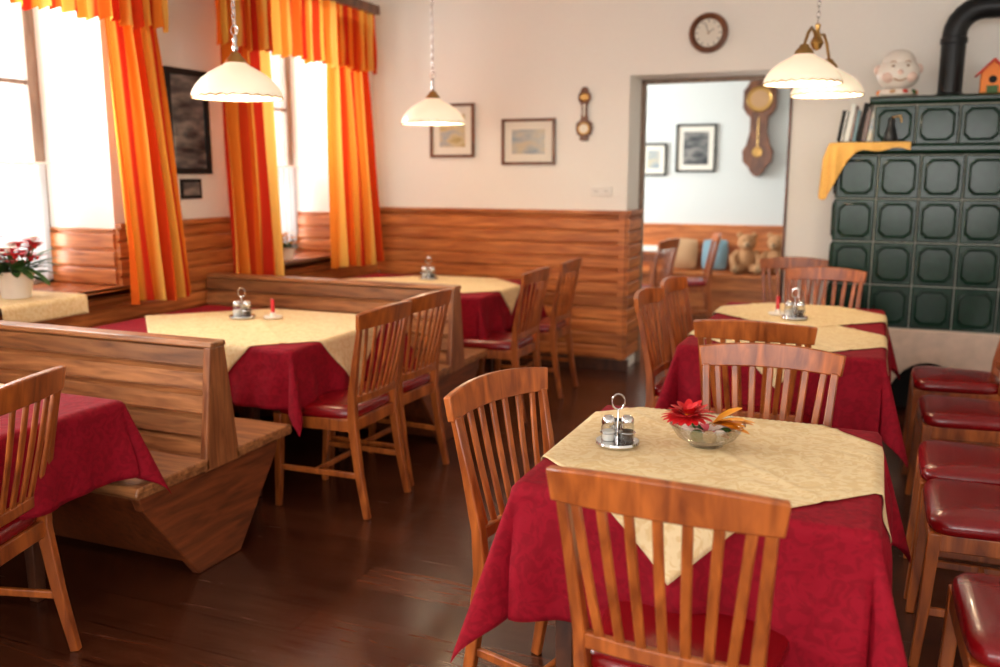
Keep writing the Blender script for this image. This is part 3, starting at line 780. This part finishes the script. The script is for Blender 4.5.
for i in range(26):
    a=random.uniform(0,2*pi); r=random.uniform(0,.05); b.blade((r*math.cos(a),r*math.sin(a),.03),(math.cos(a),math.sin(a),.5),.045,.022,random.choice(['petalw','petalw','leaf','petalp','beige']),.3)
for i in range(10):
    a=2*pi*i/10; b.ball((.045*math.cos(a),.045*math.sin(a),.03),(.018,.018,.014),random.choice(['petalw','beige','leaf']),seg=8,rings=6)
o=b.obj('flower_bowl',(-.40,2.46,ZT),smooth=60); o.scale=(1.15,1.15,1.25)
def potflowers(x,y,z,cols,n=16,s=1.0):
    b=MB(); b.lathe([(0,0),(.055,0),(.075,.1),(.08,.11),(.07,.112),(.065,.1),(0,.095)],'white',0,0,0,24)
    for i in range(n):
        a=random.uniform(0,2*pi); r=random.uniform(.02,.15); h=random.uniform(.13,.25)
        p=(r*math.cos(a),r*math.sin(a),h); b.tube([(0,0,.09),(p[0]*.6,p[1]*.6,h*.6),p],.002,'leaf',5)
        k=random.choice(cols)
        for j in range(9):
            t=2*pi*j/9; b.blade(p,(math.cos(t),math.sin(t),.5),.042,.024,k,.2)
        b.ball(p,.01,k,seg=8,rings=5)
    for i in range(44):
        a=random.uniform(0,2*pi); b.blade((.03*math.cos(a),.03*math.sin(a),random.uniform(.08,.14)),(math.cos(a),math.sin(a),random.uniform(-.2,1.2)),random.uniform(.08,.16),.035,'leaf',.4)
    o=b.obj('potted_flowers',(x,y,z),smooth=60); o.scale=(s,s,s)
potflowers(-3.98,3.22,SILL+.008,['petalr','petalr','petalp','petalw'],34,1.2)
potflowers(-3.98,5.50,SILL+.006,['petalo','petalw','petalo'],20,.75)
b=MB(); b.grid(lambda u,v:drape((-.25+.5*u+.14,-.25+.5*v),.29,.6,0,.004,2.0,.05,.2,.01),40,40,'yel'); b.obj('gold_sill_cloth',(XL+.14-.29,3.2,SILL+.002),smooth=80,solid=.002)

# ---------------------------------------------------------------- far room furniture
e=empty('corner_bench_seat',(0,0,0))
b=MB(); b.box(-3.6,.4,YFAR-.5,YFAR-.05,.41,.45,'wains'); b.box(-3.6,.4,YFAR-.05,YFAR-.002,.0,.92,'wains'); b.box(-3.6,.4,YFAR-.07,YFAR-.002,.92,.95,'wains'); b.box(-3.6,.4,YFAR-.45,YFAR-.42,0,.41,'wains')
for i in range(5): b.box(-3.6,.4,YFAR-.056,YFAR-.05,.5+.08*i,.572+.08*i,'wains')
b.obj('bench_body',bevel=.004,parent=e)
def cushion(x,k,w=.19):
    b=MB()
    def f(u,v,s):
        a=2*u-1; c2=2*v-1; t=.055*(1-abs(a)**3)*(1-abs(c2)**3); return (a*w*(1-.08*c2*c2),s*t,c2*.17*(1-.08*a*a))
    b.grid(lambda u,v:f(u,v,1),14,14,k); b.grid(lambda u,v:f(u,v,-1),14,14,k)
    o=b.obj('throw_cushion',(x,YFAR-.16,.63),smooth=80); o.rotation_euler=(R(-14),0,0)
cushion(-1.62,'blue',.14); cushion(-2.0,'beige'); 
def teddy(x,y,z,s,r):
    b=MB(); b.ball((0,0,.12),(.095,.085,.12),'fur'); b.ball((0,-.01,.285),(.085,.08,.078),'fur'); b.ball((0,-.085,.265),(.038,.035,.03),'beige')
    b.ball((0,-.118,.275),(.013,.009,.01),'black')
    for q in (-1,1):
        b.ball((q*.065,0,.35),(.03,.018,.03),'fur'); b.ball((q*.03,-.077,.305),(.008,.006,.008),'black')
        b.tube([(q*.07,0,.19),(q*.12,-.04,.14),(q*.115,-.09,.09)],[.035,.035,.03],'fur',12); b.ball((q*.115,-.09,.09),.031,'fur')
        b.tube([(q*.05,-.02,.045),(q*.085,-.1,.042),(q*.1,-.17,.045)],[.05,.045,.04],'fur',12); b.ball((q*.1,-.175,.055),(.042,.025,.05),'fur'); b.ball((q*.1,-.196,.055),(.026,.008,.03),'beige')
    o=b.obj('teddy_bear',(x,y,z),r,smooth=70); o.scale=(s,s,s)
teddy(-1.27,YFAR-.28,.452,1.15,R(10)); teddy(-.96,YFAR-.28,.452,1.15,R(-12))
b=MB(); b.box(-.5,.5,-.4,.4,.71,.745,'sill')
for sx in (-1,1):
    for sy in (-1,1): b.sweep([(sx*.42,sy*.32,0),(sx*.42,sy*.32,.71)],[(.04,.04),(.055,.055)],(1,0,0),'sill')
b.box(-.43,.43,-.33,.33,.64,.71,'sill')
b.grid(lambda u,v:drape((-.52+1.04*u,-.35+.7*v),.5,.4,.747,.003,1),30,20,'cream'); b.obj('wooden_table_with_cloth',(-2.45,9.15,0))

# ---------------------------------------------------------------- lights
def area(loc,rot,sx,sy,e,col=(1,1,1),name='window_and_fill_light'):
    l=bpy.data.lights.new(name,'AREA'); l.shape='RECTANGLE'; l.size=sx; l.size_y=sy; l.energy=e; l.color=col
    o=bpy.data.objects.new(name,l); o.location=loc; o.rotation_euler=rot; sc.collection.objects.link(o)
for (y0,y1),en in zip(wins,(380,180,150)):
    area((XO-.25,(y0+y1)/2,(SILL+WT)/2+.1),(0,R(-90),0),1.9,1.5,en,(1,.985,.96))
area((-4.9,8.5,1.8),(0,R(-90),0),1.8,1.8,170,(.95,.98,1))
area((-1.95,YF-.3,1.75),(R(90),0,0),2.5,1.8,80,(1,.96,.92))  # soft fill from the camera side, added at the unseen front windows
area((.8,YF-.3,1.75),(R(90),0,0),2.2,1.8,80,(1,.96,.92))  # second added fill, same front wall
w=bpy.data.worlds.new('World'); sc.world=w; w.use_nodes=True
w.node_tree.nodes['Background'].inputs[0].default_value=(.97,.98,1,1); w.node_tree.nodes['Background'].inputs[1].default_value=1.8

# ---------------------------------------------------------------- camera
cam=bpy.data.cameras.new('Camera'); co=bpy.data.objects.new('Camera',cam); sc.collection.objects.link(co)
co.location=(0,0,1.5); co.rotation_euler=(R(90-10.05),0,R(22.6)); cam.lens=32.4; cam.sensor_width=36
cam.dof.use_dof=True; cam.dof.focus_distance=2.6; cam.dof.aperture_fstop=2.0
sc.camera=co
sc.view_settings.view_transform='Standard'; sc.view_settings.look='None'; sc.view_settings.exposure=0.2
